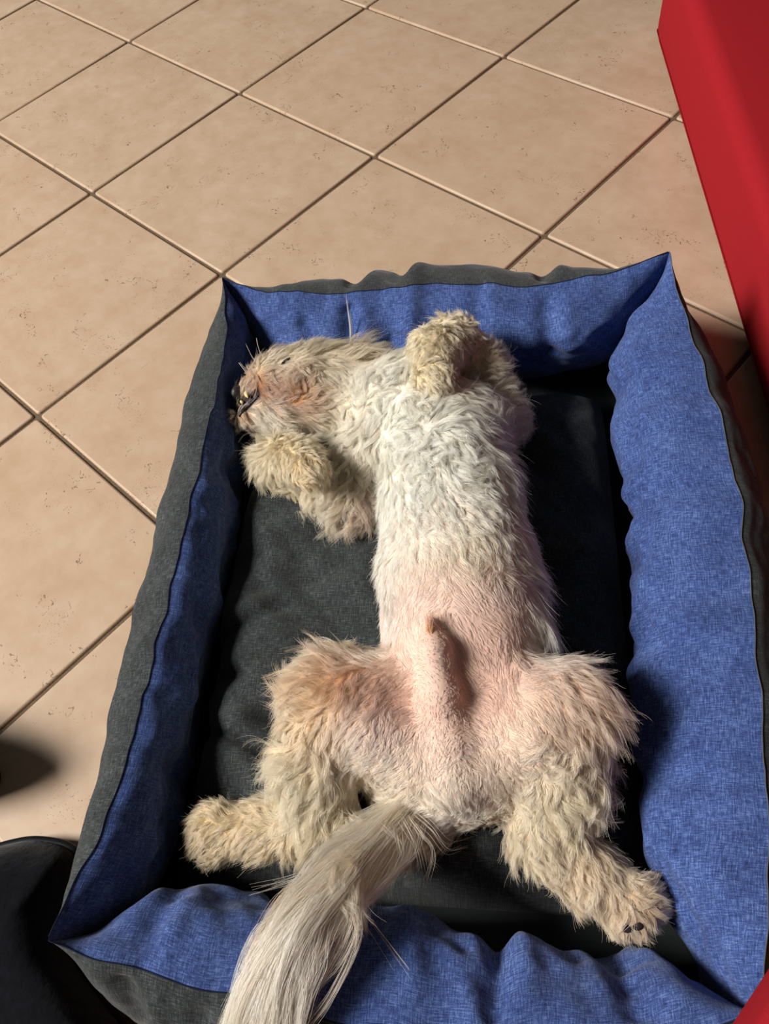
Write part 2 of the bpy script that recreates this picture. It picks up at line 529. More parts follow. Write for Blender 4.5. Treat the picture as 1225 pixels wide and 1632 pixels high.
def surface_nets():
    neg = F < 0
    cs = [(a, b, c) for a in (0, 1) for b in (0, 1) for c in (0, 1)]
    sub = lambda A, c: A[c[0]:NX - 1 + c[0], c[1]:NY - 1 + c[1], c[2]:NZ - 1 + c[2]]
    cnt = sum(sub(neg, c).astype(np.int8) for c in cs)
    act = (cnt > 0) & (cnt < 8)
    ids = np.full(act.shape, -1); ii = np.argwhere(act); ids[act] = np.arange(len(ii))
    acc = np.zeros((len(ii), 3)); n = np.zeros(len(ii))
    for ca_ in cs:
        for ax in range(3):
            if ca_[ax]: continue
            cb = list(ca_); cb[ax] = 1
            fa = sub(F, ca_)[act]; fb = sub(F, tuple(cb))[act]
            m = (fa < 0) != (fb < 0)
            t = np.where(m, fa / np.where(m, fa - fb, 1), 0)
            p = np.tile(np.array(ca_, float), (len(ii), 1)); p[:, ax] += t
            acc[m] += p[m]; n[m] += 1
    V = GMIN + RES * (ii + acc / n[:, None])
    faces = []
    for ax in range(3):
        b, c = [(1, 2), (2, 0), (0, 1)][ax]
        sh = [NX, NY, NZ]
        s0 = [slice(1, s - 1) for s in sh]; s1 = list(s0)
        s0[ax] = slice(0, sh[ax] - 1); s1[ax] = slice(1, sh[ax])
        n0, n1 = neg[tuple(s0)], neg[tuple(s1)]
        E = np.argwhere(n0 != n1)
        flip = n0[n0 != n1]
        base = E + 1; base[:, ax] = E[:, ax]
        def cell(db, dc):
            q = base.copy(); q[:, b] += db; q[:, c] += dc
            return ids[q[:, 0], q[:, 1], q[:, 2]]
        Q = np.stack([cell(-1, -1), cell(0, -1), cell(0, 0), cell(-1, 0)], 1)
        Q[~flip] = Q[~flip][:, ::-1]
        faces.append(Q)
    return V, np.vstack(faces)


BV, BF = surface_nets()
BF = BF[(BF >= 0).all(1)]
BN = sdf_grad(BV)

# regional fur properties blended over the body vertices
PROPS = ['len', 'out', 'lift', 'curl', 'dens']
W = np.stack([np.exp(-np.clip(prim_dist(BV, p), -0.02, 0.2) / 0.006) for p in PR], 1)
W /= W.sum(1, keepdims=True)
vp = {k: W @ np.array([p[k] for p in PR]) for k in PROPS}
vp['flow'] = W @ np.array([p['flow'] for p in PR], float)
vcol = W @ np.array([lin(p['col']) for p in PR])
dens0 = vp['dens'].copy()

# coat markings, plus shade painted on the right belly: (point, radius, colour, strength)
def stain_or_shade(px, py, rad, col, s, sharp=2.0):
    c = hit(px, py)
    d = np.linalg.norm(BV - c, axis=1) / rad
    w = s * np.exp(-d ** sharp)
    vcol[:] = vcol * (1 - w[:, None]) + lin(col) * w[:, None]


stain_or_shade(545, 1085, .028, (190, 116, 58), .8)
stain_or_shade(598, 1112, .028, (174, 100, 52), .75)
stain_or_shade(510, 1105, .026, (220, 170, 110), .6)
stain_or_shade(500, 1150, .030, (226, 190, 134), .5)
stain_or_shade(640, 1130, .022, (214, 150, 120), .6)
stain_or_shade(600, 1190, .035, (228, 212, 204), .6)
stain_or_shade(930, 1095, .032, (222, 172, 126), .65)
stain_or_shade(900, 1140, .026, (230, 196, 166), .5)
stain_or_shade(780, 1030, .055, (222, 186, 168), .7)
stain_or_shade(760, 1110, .040, (208, 164, 144), .7)  # shade right of the ridge, painted into the pink belly colour
stain_or_shade(720, 960, .030, (234, 206, 192), .6)
stain_or_shade(660, 1060, .035, (236, 210, 194), .6)
stain_or_shade(850, 1050, .030, (228, 194, 176), .6)
stain_or_shade(690, 1000, .010, (208, 140, 90), .8)
stain_or_shade(650, 800, .05, (244, 240, 230), .6)
stain_or_shade(650, 960, .03, (236, 218, 204), .5)
stain_or_shade(750, 880, .03, (232, 218, 180), .5)
stain_or_shade(460, 620, .022, (150, 82, 26), .9)
stain_or_shade(440, 632, .020, (144, 76, 26), .9)
stain_or_shade(480, 635, .022, (182, 120, 62), .7)
stain_or_shade(410, 615, .016, (156, 90, 36), .9)
stain_or_shade(395, 608, .012, (184, 122, 72), .8)
stain_or_shade(388, 662, .008, (206, 138, 84), .9)
stain_or_shade(394, 652, .0055, (50, 40, 40), .9, 4.0)
stain_or_shade(470, 580, .016, (214, 192, 156), .5)
stain_or_shade(425, 680, .022, (222, 212, 190), .8)
stain_or_shade(590, 560, .030, (186, 166, 136), .6)
stain_or_shade(330, 1330, .022, (216, 188, 138), .5)
stain_or_shade(540, 780, .035, (206, 186, 154), .6)
stain_or_shade(590, 800, .020, (214, 170, 150), .7)
stain_or_shade(700, 570, .03, (224, 206, 168), .3)
stain_or_shade(1030, 1455, .022, (206, 176, 140), .5)

# bare, short or dark places
def damp(px, py, rad, flen, fdens):
    c = hit(px, py)
    w = np.exp(-(np.linalg.norm(BV - c, axis=1) / rad) ** 4)
    vp['len'] *= 1 - w * (1 - flen)
    vp['dens'] *= 1 - w * (1 - fdens)
    vp['curl'] *= 1 - .6 * w
    vp['lift'] *= 1 - .35 * w


damp(770, 1060, .06, .8, .45)


def boost(px, py, rad, dlen, dn, flow=None):
    c = hit(px, py)
    w = np.exp(-(np.linalg.norm(BV - c, axis=1) / rad) ** 3)
    vp['len'] += w * dlen
    vp['dens'] = np.maximum(vp['dens'], w * dn)
    if flow is not None: vp['flow'] += w[:, None] * np.array(flow)


for bx_, by_ in ((845, 900), (858, 950), (862, 1000), (860, 1040)):
    boost(bx_, by_, .024, .018, 1.25, (1.2, .0, .15))
    stain_or_shade(bx_, by_, .022, (240, 232, 214), .8)
for bx_, by_ in ((612, 880), (618, 940), (622, 990)):
    boost(bx_, by_, .018, .009, 1.0, (-.9, -.2, 0))
for bx_, by_ in ((580, 1046), (545, 1056), (510, 1080), (486, 1115), (475, 1160), (470, 1210)):
    boost(bx_, by_, .018, .010, 1.0, (-.7, .3, 0))
for bx_, by_ in ((905, 1075), (940, 1100), (955, 1140), (955, 1200), (940, 1250)):
    boost(bx_, by_, .018, .009, 1.0, (.7, -.2, 0))
boost(790, 720, .02, .006, 1.0, (.8, -.2, 0))
boost(430, 720, .02, .008, 1.0, (-.9, .1, 0))
boost(560, 830, .025, .008, 1.0, (-.2, -.9, -.1))
damp(660, 1050, .03, .8, .6)
damp(600, 1190, .030, .7, .75)
damp(655, 1190, .035, .6, .85)
damp(770, 1200, .040, .6, .85)
damp(840, 1150, .030, .7, .85)
damp(715, 1230, .030, .8, .9)
damp(456, 577, .009, .25, .25)
damp(375, 627, .009, .4, .6)
mouth_poly = spline(MOUTH, 40)
mouth_srf = []
for px, py in ((372, 656), (377, 650), (383, 645), (390, 640), (397, 635), (404, 630), (409, 627)):
    c = hit(px, py); mouth_srf.append(c)
    w = np.exp(-(np.linalg.norm(BV - c, axis=1) / .0078) ** 4)
    vp['len'] *= 1 - w * .85; vp['dens'] *= 1 - w * .9
    vcol[:] = vcol * (1 - w[:, None] * .9) + lin((46, 32, 34)) * w[:, None] * .9
vp['len'] = np.maximum(vp['len'], .002)

# ------------------------------------------------------------------ dog body mesh
skin = NT('dog_skin')
an = skin.n('ShaderNodeAttribute', attribute_name='coat')
sn = skin.noise(skin.n('ShaderNodeTexCoord').outputs['Object'], 90, 3)
skin.l(skin.mix(0.25, an.outputs['Color'], skin.ramp(sn, [(.3, lin4((228, 206, 190))), (.7, lin4((250, 240, 232)))]), 'MULTIPLY'), skin.b.inputs['Base Color'])
skin.b.inputs['Roughness'].default_value = 0.7
skin.b.inputs['Specular IOR Level'].default_value = 0.15
body_me = mesh('dog', BV, BF)
ca_ = body_me.color_attributes.new('coat', 'FLOAT_COLOR', 'POINT')
bare = np.clip((1.0 - dens0) / .5, 0, 1)[:, None]
skin_col = vcol * (1 - .65 * bare) + lin((222, 186, 168)) * .65 * bare
ca_.data.foreach_set('color', np.concatenate([skin_col, np.ones((len(BV), 1))], 1).astype(np.float32).ravel())
dog = link('dog', body_me, skin.m)
tag(dog, 'cream and white shaggy dog asleep on its back with paws folded', 'dog')

# ------------------------------------------------------------------ fur
fur = NT('cream_fur')
fur.t.nodes.remove(fur.b)
fa = fur.n('ShaderNodeAttribute', attribute_name='coat')
hi_ = fur.n('ShaderNodeHairInfo')
tipc = fur.mix(fur.math('MULTIPLY', hi_.outputs['Intercept'], 0.35), fa.outputs['Color'], fur.mix(0.5, fa.outputs['Color'], (1, 0.97, 0.9, 1)))
hb = fur.n('ShaderNodeBsdfHairPrincipled')
hb.model = 'CHIANG'
hb.parametrization = 'COLOR'
fur.l(tipc, hb.inputs['Color'])
hb.inputs['Roughness'].default_value = 0.45
hb.inputs['Radial Roughness'].default_value = 0.75
hb.inputs['Coat'].default_value = 0.0
df = fur.n('ShaderNodeBsdfDiffuse')
fur.l(tipc, df.inputs['Color'])
m2 = fur.n('ShaderNodeMixShader'); m2.inputs[0].default_value = 0.5
fur.l(hb.outputs[0], m2.inputs[1]); fur.l(df.outputs[0], m2.inputs[2])
fur.l(m2.outputs[0], fur.out.inputs['Surface'])
M_FUR = fur.m


def hair_object(name, P, col, r0, r1, parent, label=None):
    """P (n,k,3) strands, col (n,3)"""
    n, k = P.shape[:2]
    hc = bpy.data.hair_curves.new(name)
    hc.add_curves([k] * n)
    hc.attributes['position'].data.foreach_set('vector', P.astype(np.float32).ravel()) if 'position' in hc.attributes else hc.position_data.foreach_set('vector', P.astype(np.float32).ravel())
    ra = hc.attributes.get('radius') or hc.attributes.new('radius', 'FLOAT', 'POINT')
    t = np.linspace(0, 1, k)
    rr = (np.asarray(r0).reshape(-1, 1) * (1 - t ** 1.6) + r1 * t ** 1.6) * np.ones((n, 1))
    ra.data.foreach_set('value', rr.astype(np.float32).ravel())
    at_ = hc.attributes.new('coat', 'FLOAT_COLOR', 'CURVE')
    at_.data.foreach_set('color', np.concatenate([col, np.ones((n, 1))], 1).astype(np.float32).ravel())
    o = bpy.data.objects.new(name, hc)
    COL.objects.link(o)
    hc.materials.append(M_FUR)
    o.parent = parent
    if label: o['label'] = label
    return o


def sample_surface(n, weight):
    tri = np.vstack([BF[:, [0, 1, 2]], BF[:, [0, 2, 3]]])
    a, b, c = BV[tri[:, 0]], BV[tri[:, 1]], BV[tri[:, 2]]
    ar = 0.5 * np.linalg.norm(np.cross(b - a, c - a), axis=1) * weight[tri].mean(1)
    idx = np.searchsorted(np.cumsum(ar) / ar.sum(), rng.random(n))
    idx = np.minimum(idx, len(tri) - 1)
    u = rng.random((n, 2)); fl_ = u.sum(1) > 1; u[fl_] = 1 - u[fl_]
    w = np.stack([1 - u.sum(1), u[:, 0], u[:, 1]], 1)
    t = tri[idx]
    ip = lambda A: (A[t] * (w[..., None] if A.ndim > 1 else w)).sum(1)
    return ip(BV), ip


K = 9
FLOWN = WaveNoise(0.05, 12, 3, out=3)
FLOWN2 = WaveNoise(0.014, 12, 4, out=3)


def grow(root, ip, n):
    N = sdf_grad(root)
    L = ip(vp['len']); fl_ = ip(vp['flow']); out = ip(vp['out']); lift = ip(vp['lift']); curl = ip(vp['curl'])
    L = L * rng.uniform(.7, 1.45, n)
    Nh = N * np.array([1, 1, .3])
    d = fl_ + out[:, None] * Nh + 0.40 * FLOWN(root) + 0.20 * FLOWN2(root)
    d = d - (d * N).sum(1, keepdims=True) * N
    d /= np.linalg.norm(d, axis=1, keepdims=True) + 1e-6
    d = d + lift[:, None] * N * rng.uniform(.6, 1.7, (n, 1))
    d /= np.linalg.norm(d, axis=1, keepdims=True)
    S = np.cross(d, N); S /= np.linalg.norm(S, axis=1, keepdims=True) + 1e-6
    ph = rng.uniform(0, 2 * np.pi, n); fr = rng.uniform(.6, 1.3, n) * 2 * np.pi
    hand = rng.choice([-1, 1], n)
    P = np.zeros((n, K, 3)); P[:, 0] = root
    st = (L / (K - 1))[:, None]
    p = root.copy()
    for k in range(1, K):
        t = k / (K - 1)
        w = (curl * (0.55 + 0.9 * t))[:, None] * (np.sin(ph + fr * t)[:, None] * S * hand[:, None] + .45 * np.cos(ph + fr * t)[:, None] * N)
        dd = d + w + np.array([0, 0, -.35 * t * t])
        dd /= np.linalg.norm(dd, axis=1, keepdims=True)
        p = p + dd * st
        s = sdf(p); m = .0006 + .0035 * lift * t
        push = np.clip(m - s, 0, .01)
        p = p + push[:, None] * sdf_grad(p)
        P[:, k] = p
    return P, L


dens = np.clip(vp['dens'], 0.05, 1.3) * (BN[:, 2] > -0.45)
NG = 12500
groot, gip = sample_surface(NG, dens)
GP, GL = grow(groot, gip, NG)
NS = 280000
sroot, sip = sample_surface(NS, dens)
from mathutils import kdtree
kd = kdtree.KDTree(NG)
for i in range(NG): kd.insert(groot[i], i)
kd.balance()
jit = sroot + rng.normal(scale=.0006, size=sroot.shape)
near = np.fromiter((kd.find(j)[1] for j in jit), dtype=np.int64, count=NS)
t = np.linspace(0, 1, K)
cl = (0.88 * t ** .9)[None, :, None] * rng.uniform(.6, 1.1, (NS, 1, 1)) * np.clip((sip(vp['dens']) - .25) / .6, .12, 1)[:, None, None]
rel = GP[near] - GP[near][:, :1]
ls = rng.uniform(.72, 1.05, (NS, 1, 1))
SP = sroot[:, None] + rel * ls
tgt = GP[near][:, :1] + rel * ls
SP = SP * (1 - cl) + tgt * cl
fly = rng.normal(scale=1, size=(NS, 1, 3)) * (t ** 1.5)[None, :, None] * (.0011 + .05 * GL[near])[:, None, None] * rng.choice([.35, 1.4], (NS, 1, 1), p=[.86, .14])
SP = SP + fly
SP[:, :, 2] = np.maximum(SP[:, :, 2], .060)
scol = sip(vcol)
gv = rng.normal(1, .07, NG)[near] * rng.normal(1, .05, NS)
scol = np.clip((scol * .9 + scol ** .5 * .1) * gv[:, None], 0, .95)
coat = hair_object('fur_coat', SP, scol, rng.uniform(.00010, .00017, NS), .00003, dog, 'shaggy cream fur with wavy locks')

# long tail hair draped over the near bolster
tp = spline([at(665, 1272, .108), at(606, 1335, .130), at(544, 1402, .158), at(482, 1472, .171), at(443, 1545, .171), at(416, 1632, .164), at(394, 1715, .150)], 60)
tl = np.linspace(0, 1, 60)
KT = 18


def tail_locks(nl, per, seed, s_rng, len_rng, gain, tight):
    r = np.random.default_rng(seed)
    out, cols = [], []
    for _ in range(nl):
        s0 = r.uniform(*s_rng); s1 = min(s0 + r.uniform(*len_rng), 1.12)
        ss = np.linspace(s0, s1, KT)
        base = np.stack([np.interp(ss, tl, tp[:, i]) for i in range(3)], 1)
        base = base + np.clip(ss - 1, 0, None)[:, None] * (tp[-1] - tp[-6]) * 10
        tg = np.gradient(base, axis=0); tg /= np.linalg.norm(tg, axis=1)[:, None]
        sd = np.cross(tg, [0, 0, 1]); sd /= np.linalg.norm(sd, axis=1)[:, None]
        a = float(np.clip(r.normal() * .7, -1.25, 1.25)); zz = r.uniform(-.6, 1)
        q = np.linspace(0, 1, KT)
        hw = np.interp(ss, [0, .15, .4, .7, 1.0, 1.2], [.017, .020, .0155, .0165, .021, .017]) * gain
        grow_in = np.clip(.35 + 1.5 * q, 0, 1)
        wob = np.sin(q * r.uniform(2, 4) + r.uniform(0, 6)) * .0045 * q
        lo = (a * hw * grow_in + wob)[:, None] * sd
        hgt = .010 * zz * np.sqrt(np.clip(1 - (a / 1.4) ** 2, 0, 1)) * (1 - .25 * q)
        lo = lo + np.array([0, 0, 1]) * hgt[:, None]
        tone = r.uniform(.86, 1.02)
        cc = lin((244, 234, 216)) if r.random() < .75 else lin((226, 202, 170))
        for _j in range(per):
            o = r.normal(size=3) * .0034
            g = base + lo + o * (1 - tight * q)[:, None] + r.normal(size=3) * .0010 * q[:, None]
            out.append(g)
            cols.append(cc * tone * r.uniform(.9, 1.05))
    return np.array(out), np.array(cols)


A1, C1 = tail_locks(210, 70, 21, (0, .66), (.32, .6), 1.0, .70)
A2, C2 = tail_locks(16, 14, 22, (.3, .6), (.3, .5), 1.25, .85)
TP = np.vstack([A1, A2]); TC = np.vstack([C1, C2])
# wispy side locks hanging from the tail root
wisps = []
wcol = []
for px0, py0, px1, py1, px2, py2 in ((640, 1300, 668, 1360, 682, 1440), (652, 1300, 690, 1360, 668, 1430), (628, 1310, 636, 1370, 628, 1430), (610, 1320, 606, 1380, 588, 1420),
                                     (660, 1295, 712, 1350, 738, 1345), (600, 1400, 570, 1450, 566, 1500), (575, 1420, 560, 1480, 505, 1545), (560, 1430, 548, 1520, 498, 1620),
                                     (545, 1450, 540, 1540, 470, 1632), (560, 1440, 600, 1480, 650, 1545), (560, 1350, 470, 1400, 405, 1418), (590, 1340, 500, 1390, 440, 1412),
                                     (600, 1310, 640, 1350, 640, 1400), (585, 1330, 560, 1380, 560, 1432)):
    c = spline([at(px0, py0, .125), at((px0 + px1) / 2, (py0 + py1) / 2 - 4, .142), at(px1, py1, .135), at(px2, py2, .150 if py2 > 1450 else .105)], KT)
    for _j in range(7):
        q = np.linspace(0, 1, KT)[:, None]
        wisps.append(c + rng.normal(size=3) * .0026 * (1 - .6 * q) + rng.normal(size=3) * .0030 * q * q)
        wcol.append(lin((230, 214, 188)) * rng.uniform(.85, 1.05))
for pts in (((548, 1422), (568, 1470), (540, 1535), (498, 1572)), ((556, 1428), (570, 1490), (532, 1580), (488, 1640)), ((532, 1436), (534, 1500), (504, 1570), (476, 1650)),
            ((516, 1448), (512, 1510), (494, 1570), (470, 1650)), ((540, 1428), (552, 1480), (520, 1550), (486, 1600)), ((570, 1412), (562, 1460), (548, 1500), (520, 1545))):
    c = spline([at(*p, z_) for p, z_ in zip(pts, (.158, .166, .166, .160))], KT)
    for _j in range(26):
        q = np.linspace(0, 1, KT)[:, None]
        wisps.append(c + rng.normal(size=3) * .0028 * (1 - .6 * q) + rng.normal(size=3) * .0016 * q * q)
        wcol.append(lin((228, 208, 182)) * rng.uniform(.85, 1.05))
TP = np.vstack([TP, np.array(wisps)]); TC = np.vstack([TC, np.array(wcol)])
hair_object('tail_hair', TP, np.clip(TC, 0, .93), rng.uniform(.00009, .00014, len(TP)), .00004, dog, 'long straight silky tail hair')

# a few long stray hairs standing up behind the ear, whiskers on the muzzle
stray = []
for pts in (((558, 545, .120), (557, 520, .135), (554, 495, .150), (551, 470, .165)), ((559, 545, .120), (559, 522, .135), (556, 500, .150), (553, 478, .162)),
            ((561, 545, .120), (561, 525, .13), (559, 512, .14), (558, 500, .148)), ((412, 580, .13), (402, 568, .14), (396, 556, .15), (392, 548, .155)),
            ((420, 572, .13), (414, 562, .14), (410, 550, .15), (408, 540, .155)), ((400, 600, .13), (390, 590, .135), (384, 582, .14), (380, 577, .14)),
            ((400, 690, .11), (390, 694, .11), (384, 700, .112), (380, 706, .11))):
    c = spline([at(*p) for p in pts], 8)
    for _j in range(4):
        stray.append(c + rng.normal(size=3) * .0006)
scl = [lin((236, 232, 222))] * len(stray)
for _j in range(26):
    p0 = hit(684 + rng.uniform(-6, 6), 1004 + rng.uniform(-4, 6))
    p1 = p0 + (at(683 + rng.uniform(-9, 9), 976 + rng.uniform(-6, 8), p0[2] + .002) - p0)
    stray.append(spline([p0, p0 * .6 + p1 * .4 + [0, 0, .001], p1], 8))
    scl.append(lin((198, 132, 82)) * rng.uniform(.8, 1.2))
hair_object('stray_hair', np.array(stray), np.array(scl), .00022, .00006, dog, 'fine stray white hairs')


def blob(name, centre, axes, radii, mat, parent, n=14, m=10, fn=None):
    """ellipsoid on given axes with optional shaping"""
    th = np.linspace(0, 2 * np.pi, n, endpoint=False); ph = np.linspace(0, np.pi, m)
    d = np.stack([np.cos(th)[:, None] * np.sin(ph)[None], np.sin(th)[:, None] * np.sin(ph)[None], np.cos(ph)[None] * np.ones((n, 1))], -1)
    if fn is not None: d = fn(d)
    P = centre + (d * np.asarray(radii)) @ np.asarray(axes)
    return link(name, grid_mesh(name, P, close_u=True), mat, parent)


def frame_at(p, along):
    nrm = sdf_grad(np.asarray(p)[None])[0]
    a = np.asarray(along, float); a = a - (a @ nrm) * nrm; a /= np.linalg.norm(a)
    return np.stack([a, np.cross(nrm, a), nrm])


# eye: a narrow closed slit
pe = hit(456, 577)
fr_e = frame_at(pe, at(470, 571, .15) - at(445, 584, .15))
blob('eye', pe + fr_e[2] * .0016, fr_e, (.0062, .0018, .0016), M_EYE, dog, fn=lambda d: d * np.stack([np.ones(d.shape[:2]), 1 - .5 * d[..., 0] ** 2, np.ones(d.shape[:2])], -1))
# nose
pn = at(377, 627, .130)
ax = np.stack([at(366, 622, .119) - at(386, 624, .119), at(376, 612, .119) - at(376, 634, .119), [0, 0, 1.]])
ax[0] /= np.linalg.norm(ax[0]); ax[2] = np.cross(ax[0], ax[1]); ax[2] /= np.linalg.norm(ax[2]); ax[1] = np.cross(ax[2], ax[0])


def nose_shape(d):
    d = d.copy()
    for sgn in (-1, 1):
        c = np.array([.72, .12, sgn * .62])
        q = np.exp(-(np.linalg.norm(d - c, axis=-1) / .30) ** 2)
        d = d * (1 - .35 * q[..., None])
    d[..., 0] = np.where(d[..., 0] > 0, d[..., 0] * .8, d[..., 0])
    return d


nose = blob('nose', pn, ax, (.0075, .0100, .0095), M_NOSE, dog, 28, 20, nose_shape)
nose['label'] = 'black leathery nose'
for sgn in (1,):
    tc = CAM - pn; tc /= np.linalg.norm(tc)
    pc = pn + tc * .0072 + (at(371, 621, pn[2]) - at(377, 627, pn[2])) * .75
    blob('nostril', pc, ax, (.0026, .0022, .0026), M_EYE, nose, 10, 8)
# dark lower lip and teeth
lip_pts = np.array([hit(x, y, .0006) for x, y in ((381, 664), (386, 657), (392, 651), (399, 645), (406, 638), (412, 630))])
lip = link('lip', tube_mesh('lip', spline(lip_pts, 24), np.sin(np.linspace(.5, np.pi - .2, 24)) ** .8 * .0026, 8), M_LIP, dog)
lip['label'] = 'dark lower lip'


def tooth(px, py, length, r, dpx, dpy):
    p = hit(px, py)
    nrm = sdf_grad(p[None])[0]
    d = at(px + dpx, py + dpy, p[2]) - at(px, py, p[2]); d /= np.linalg.norm(d)
    d = d + .2 * nrm; d /= np.linalg.norm(d)
    q = np.linspace(0, 1, 8)
    pts = p + nrm * .0022 + d * (length * (q - .5))[:, None] + nrm * (.0008 * np.sin(np.pi * q))[:, None]
    rad = r * np.array([.85, 1.0, 1.02, .98, .88, .7, .42, .08])
    link('tooth', tube_mesh('tooth', pts, rad, 8), M_TOOTH, dog)


tooth(395, 630, .0095, .0024, 4, 8)
for px, py in ((387, 640), (383, 644), (379, 648), (375, 652), (372, 657)):
    tooth(px, py, .0046, .0017, -3, -5)
# pads showing at the right hind foot
for px, py in ((1016, 1484), (1000, 1488)):
    pp = hit(px, py - 8)
    blob('paw_pad', pp, frame_at(pp, (1, .3, 0)), (.0042, .0032, .0026), M_PAD, dog)

# height of the dog's underside, so that the bedding gives way beneath it
XS, YS = np.meshgrid(gx, gy, indexing='ij')
negc = F < 0.0025
low = np.where(negc.any(2), gz[np.argmax(negc, 2)], 9.0)


def under(x, y):
    i = np.clip(((x - GMIN[0]) / RES).round().astype(int), 0, NX - 1)
    j = np.clip(((y - GMIN[1]) / RES).round().astype(int), 0, NY - 1)
    inside = (x > GMIN[0]) & (x < GMAX[0]) & (y > GMIN[1]) & (y < GMAX[1])
    return np.where(inside, low[i, j], 9.0)


# ------------------------------------------------------------------ dog bed
bed = empty('dog_bed', (0.02, -0.09, 0))
tag(bed, 'rectangular fabric dog bed with blue inner and charcoal outer padded sides', 'dog bed')
CORN = dict(TL=np.array([-.222, .243]), TR=np.array([.270, .249]), BR=np.array([.246, -.436]), BL=np.array([-.229, -.4255]))
CENT = np.array([.02, -.09])
NU, NVI = 200, 40


def part(name, me, mat, parent):
    o = link(name, me, mat, parent)
    if parent is bed:
        o.matrix_parent_inverse = Matrix.Translation(bed.location).inverted()
    return o


def bolster(A, B, seam_off, seam_z, bot_off, win, wout, zc, folds, seed, label, seam_mat):
    """wall from corner A to corner B; offsets along the inward normal, as rows (s, value)"""
    A = np.asarray(A); B = np.asarray(B)
    L = np.linalg.norm(B - A); tdir = (B - A) / L
    n = np.array([-tdir[1], tdir[0]])
    if n @ (CENT - A) < 0: n = -n
    s = np.linspace(0, 1, NU)
    s = .5 - .5 * np.cos(np.pi * s) * (.35) + (s - .5) * .65
    s = (s - s[0]) / (s[-1] - s[0])
    f = lambda rows: np.interp(s, *np.array(rows).T) if not np.isscalar(rows) else np.full(NU, rows)
    def sm(rows):
        if np.isscalar(rows): return np.full(NU, float(rows))
        rows = np.array(rows, float)
        ctrl = spline(rows, 120)
        return np.interp(s, ctrl[:, 0], ctrl[:, 1])
    so, sz, bo = sm(seam_off), sm(seam_z), sm(bot_off)
    ew = np.clip(np.minimum(s, 1 - s) * L / .05, 0, 1)
    so = so + .0010 * ew * WaveNoise(.075, 8, seed + 7, 1)(s[:, None] * L)
    sz = sz + .0012 * ew * WaveNoise(.085, 8, seed + 8, 1)(s[:, None] * L)
    d = np.minimum(s, 1 - s) * L
    wi = sm(win) * np.ones(NU)
    lim = d * .93 + .001
    wi = -0.008 * np.log(np.exp(-wi / .008) + np.exp(-lim / .008) + 1e-30)
    wi = np.maximum(wi, 0.0005)
    wo = sm(wout) * (1 - np.exp(-d / .045)) * np.ones(NU) + .0005
    nz = WaveNoise(.11, 10, seed, 2); nz2 = WaveNoise(.035, 12, seed + 1, 2); nz3 = WaveNoise(.030, 10, seed + 2, 1)
    P0 = A[None] + tdir[None] * (s * L)[:, None]
    pts = {}
    for side, w, sg in (('in', wi, 1.0), ('out', wo, -1.0)):
        t = np.linspace(0, 1, NVI)
        S, Tt = np.meshgrid(s * L, t * .2, indexing='ij')
        q = np.stack([S, Tt + (0 if sg > 0 else 3.3)], -1)
        t2 = t[None]
        prof = np.sin(np.pi * np.clip(t2, 0, 1)) ** .62
        # full top shoulder, flatter foot
        off = so[:, None] * (1 - t2) + bo[:, None] * t2
        z = sz[:, None] * (1 - t2) + .004 * t2
        z = z + .018 * np.sin(np.pi * t2) * (w / (w.max() + 1e-9))[:, None] + zc * np.sin(np.pi * t2)
        bul = w[:, None] * prof
        env = np.clip(d / .05, 0, 1)[:, None] * np.sin(np.pi * t2) ** .5
        disp = (.0030 if sg > 0 else .0018) * nz(q) * env + (.0012 if sg > 0 else .0005) * nz2(q) * env
        disp = disp + .0004 * nz3(S[..., None]) * np.exp(-t2 * 7) * np.clip(d / .03, 0, 1)[:, None]
        for (s0, wd, dep, t0, t1, tilt, which) in folds:
            if which != side: continue
            c = s0 + tilt * (t2 - t0)
            g = np.exp(-(((s[:, None] - c) * L) / wd) ** 2) - .55 * np.exp(-(((s[:, None] - c) * L - 1.6 * wd) / (1.1 * wd)) ** 2)
            e = np.clip((t2 - t0) / .12 + .5, 0, 1) * np.clip((t1 - t2) / .25, 0, 1)
            disp = disp - dep * g * e
        disp = disp * np.clip(t2 / .07, 0, 1)
        off = off + sg * (bul + disp)
        z = z + .35 * disp * np.cos(np.pi * t2)
        # sag of seam puckers
        pk = .0005 * nz3(s[:, None] * L + 5.0)[:, None] * np.exp(-t2 * 5) * np.clip(d / .03, 0, 1)[:, None]
        z = z + pk
        X = P0[:, None, 0] + n[0] * off; Y = P0[:, None, 1] + n[1] * off
        ud = under(X, Y)
        z = np.where((z > ud - .001) & (ud < 1), np.maximum(ud - .001, .01), z)
        z = np.maximum(z, .001)
        G = np.stack([X, Y, z], -1)
        arc = np.concatenate([np.zeros((NU, 1)), np.cumsum(np.linalg.norm(np.diff(G, axis=1), axis=2), 1)], 1)
        UV = np.stack([S, arc], -1)
        pts[side] = (G, UV)
    flipi = (tdir[0] * n[1] - tdir[1] * n[0]) > 0
    inner = part('bolster', grid_mesh('bolster', *pts['in'], flip=flipi), M_BLUE, bed)
    inner['label'] = label
    outer = link('outer_panel', grid_mesh('outer_panel', *pts['out'], flip=not flipi), M_GREY, inner)
    outer['label'] = 'charcoal outer fabric panel'
    seam = pts['in'][0][:, 0] + np.array([0, 0, .0004])
    link('seam', tube_mesh('seam', seam[1:-1], .0005, 6), seam_mat, inner)
    return inner


Z0 = .163
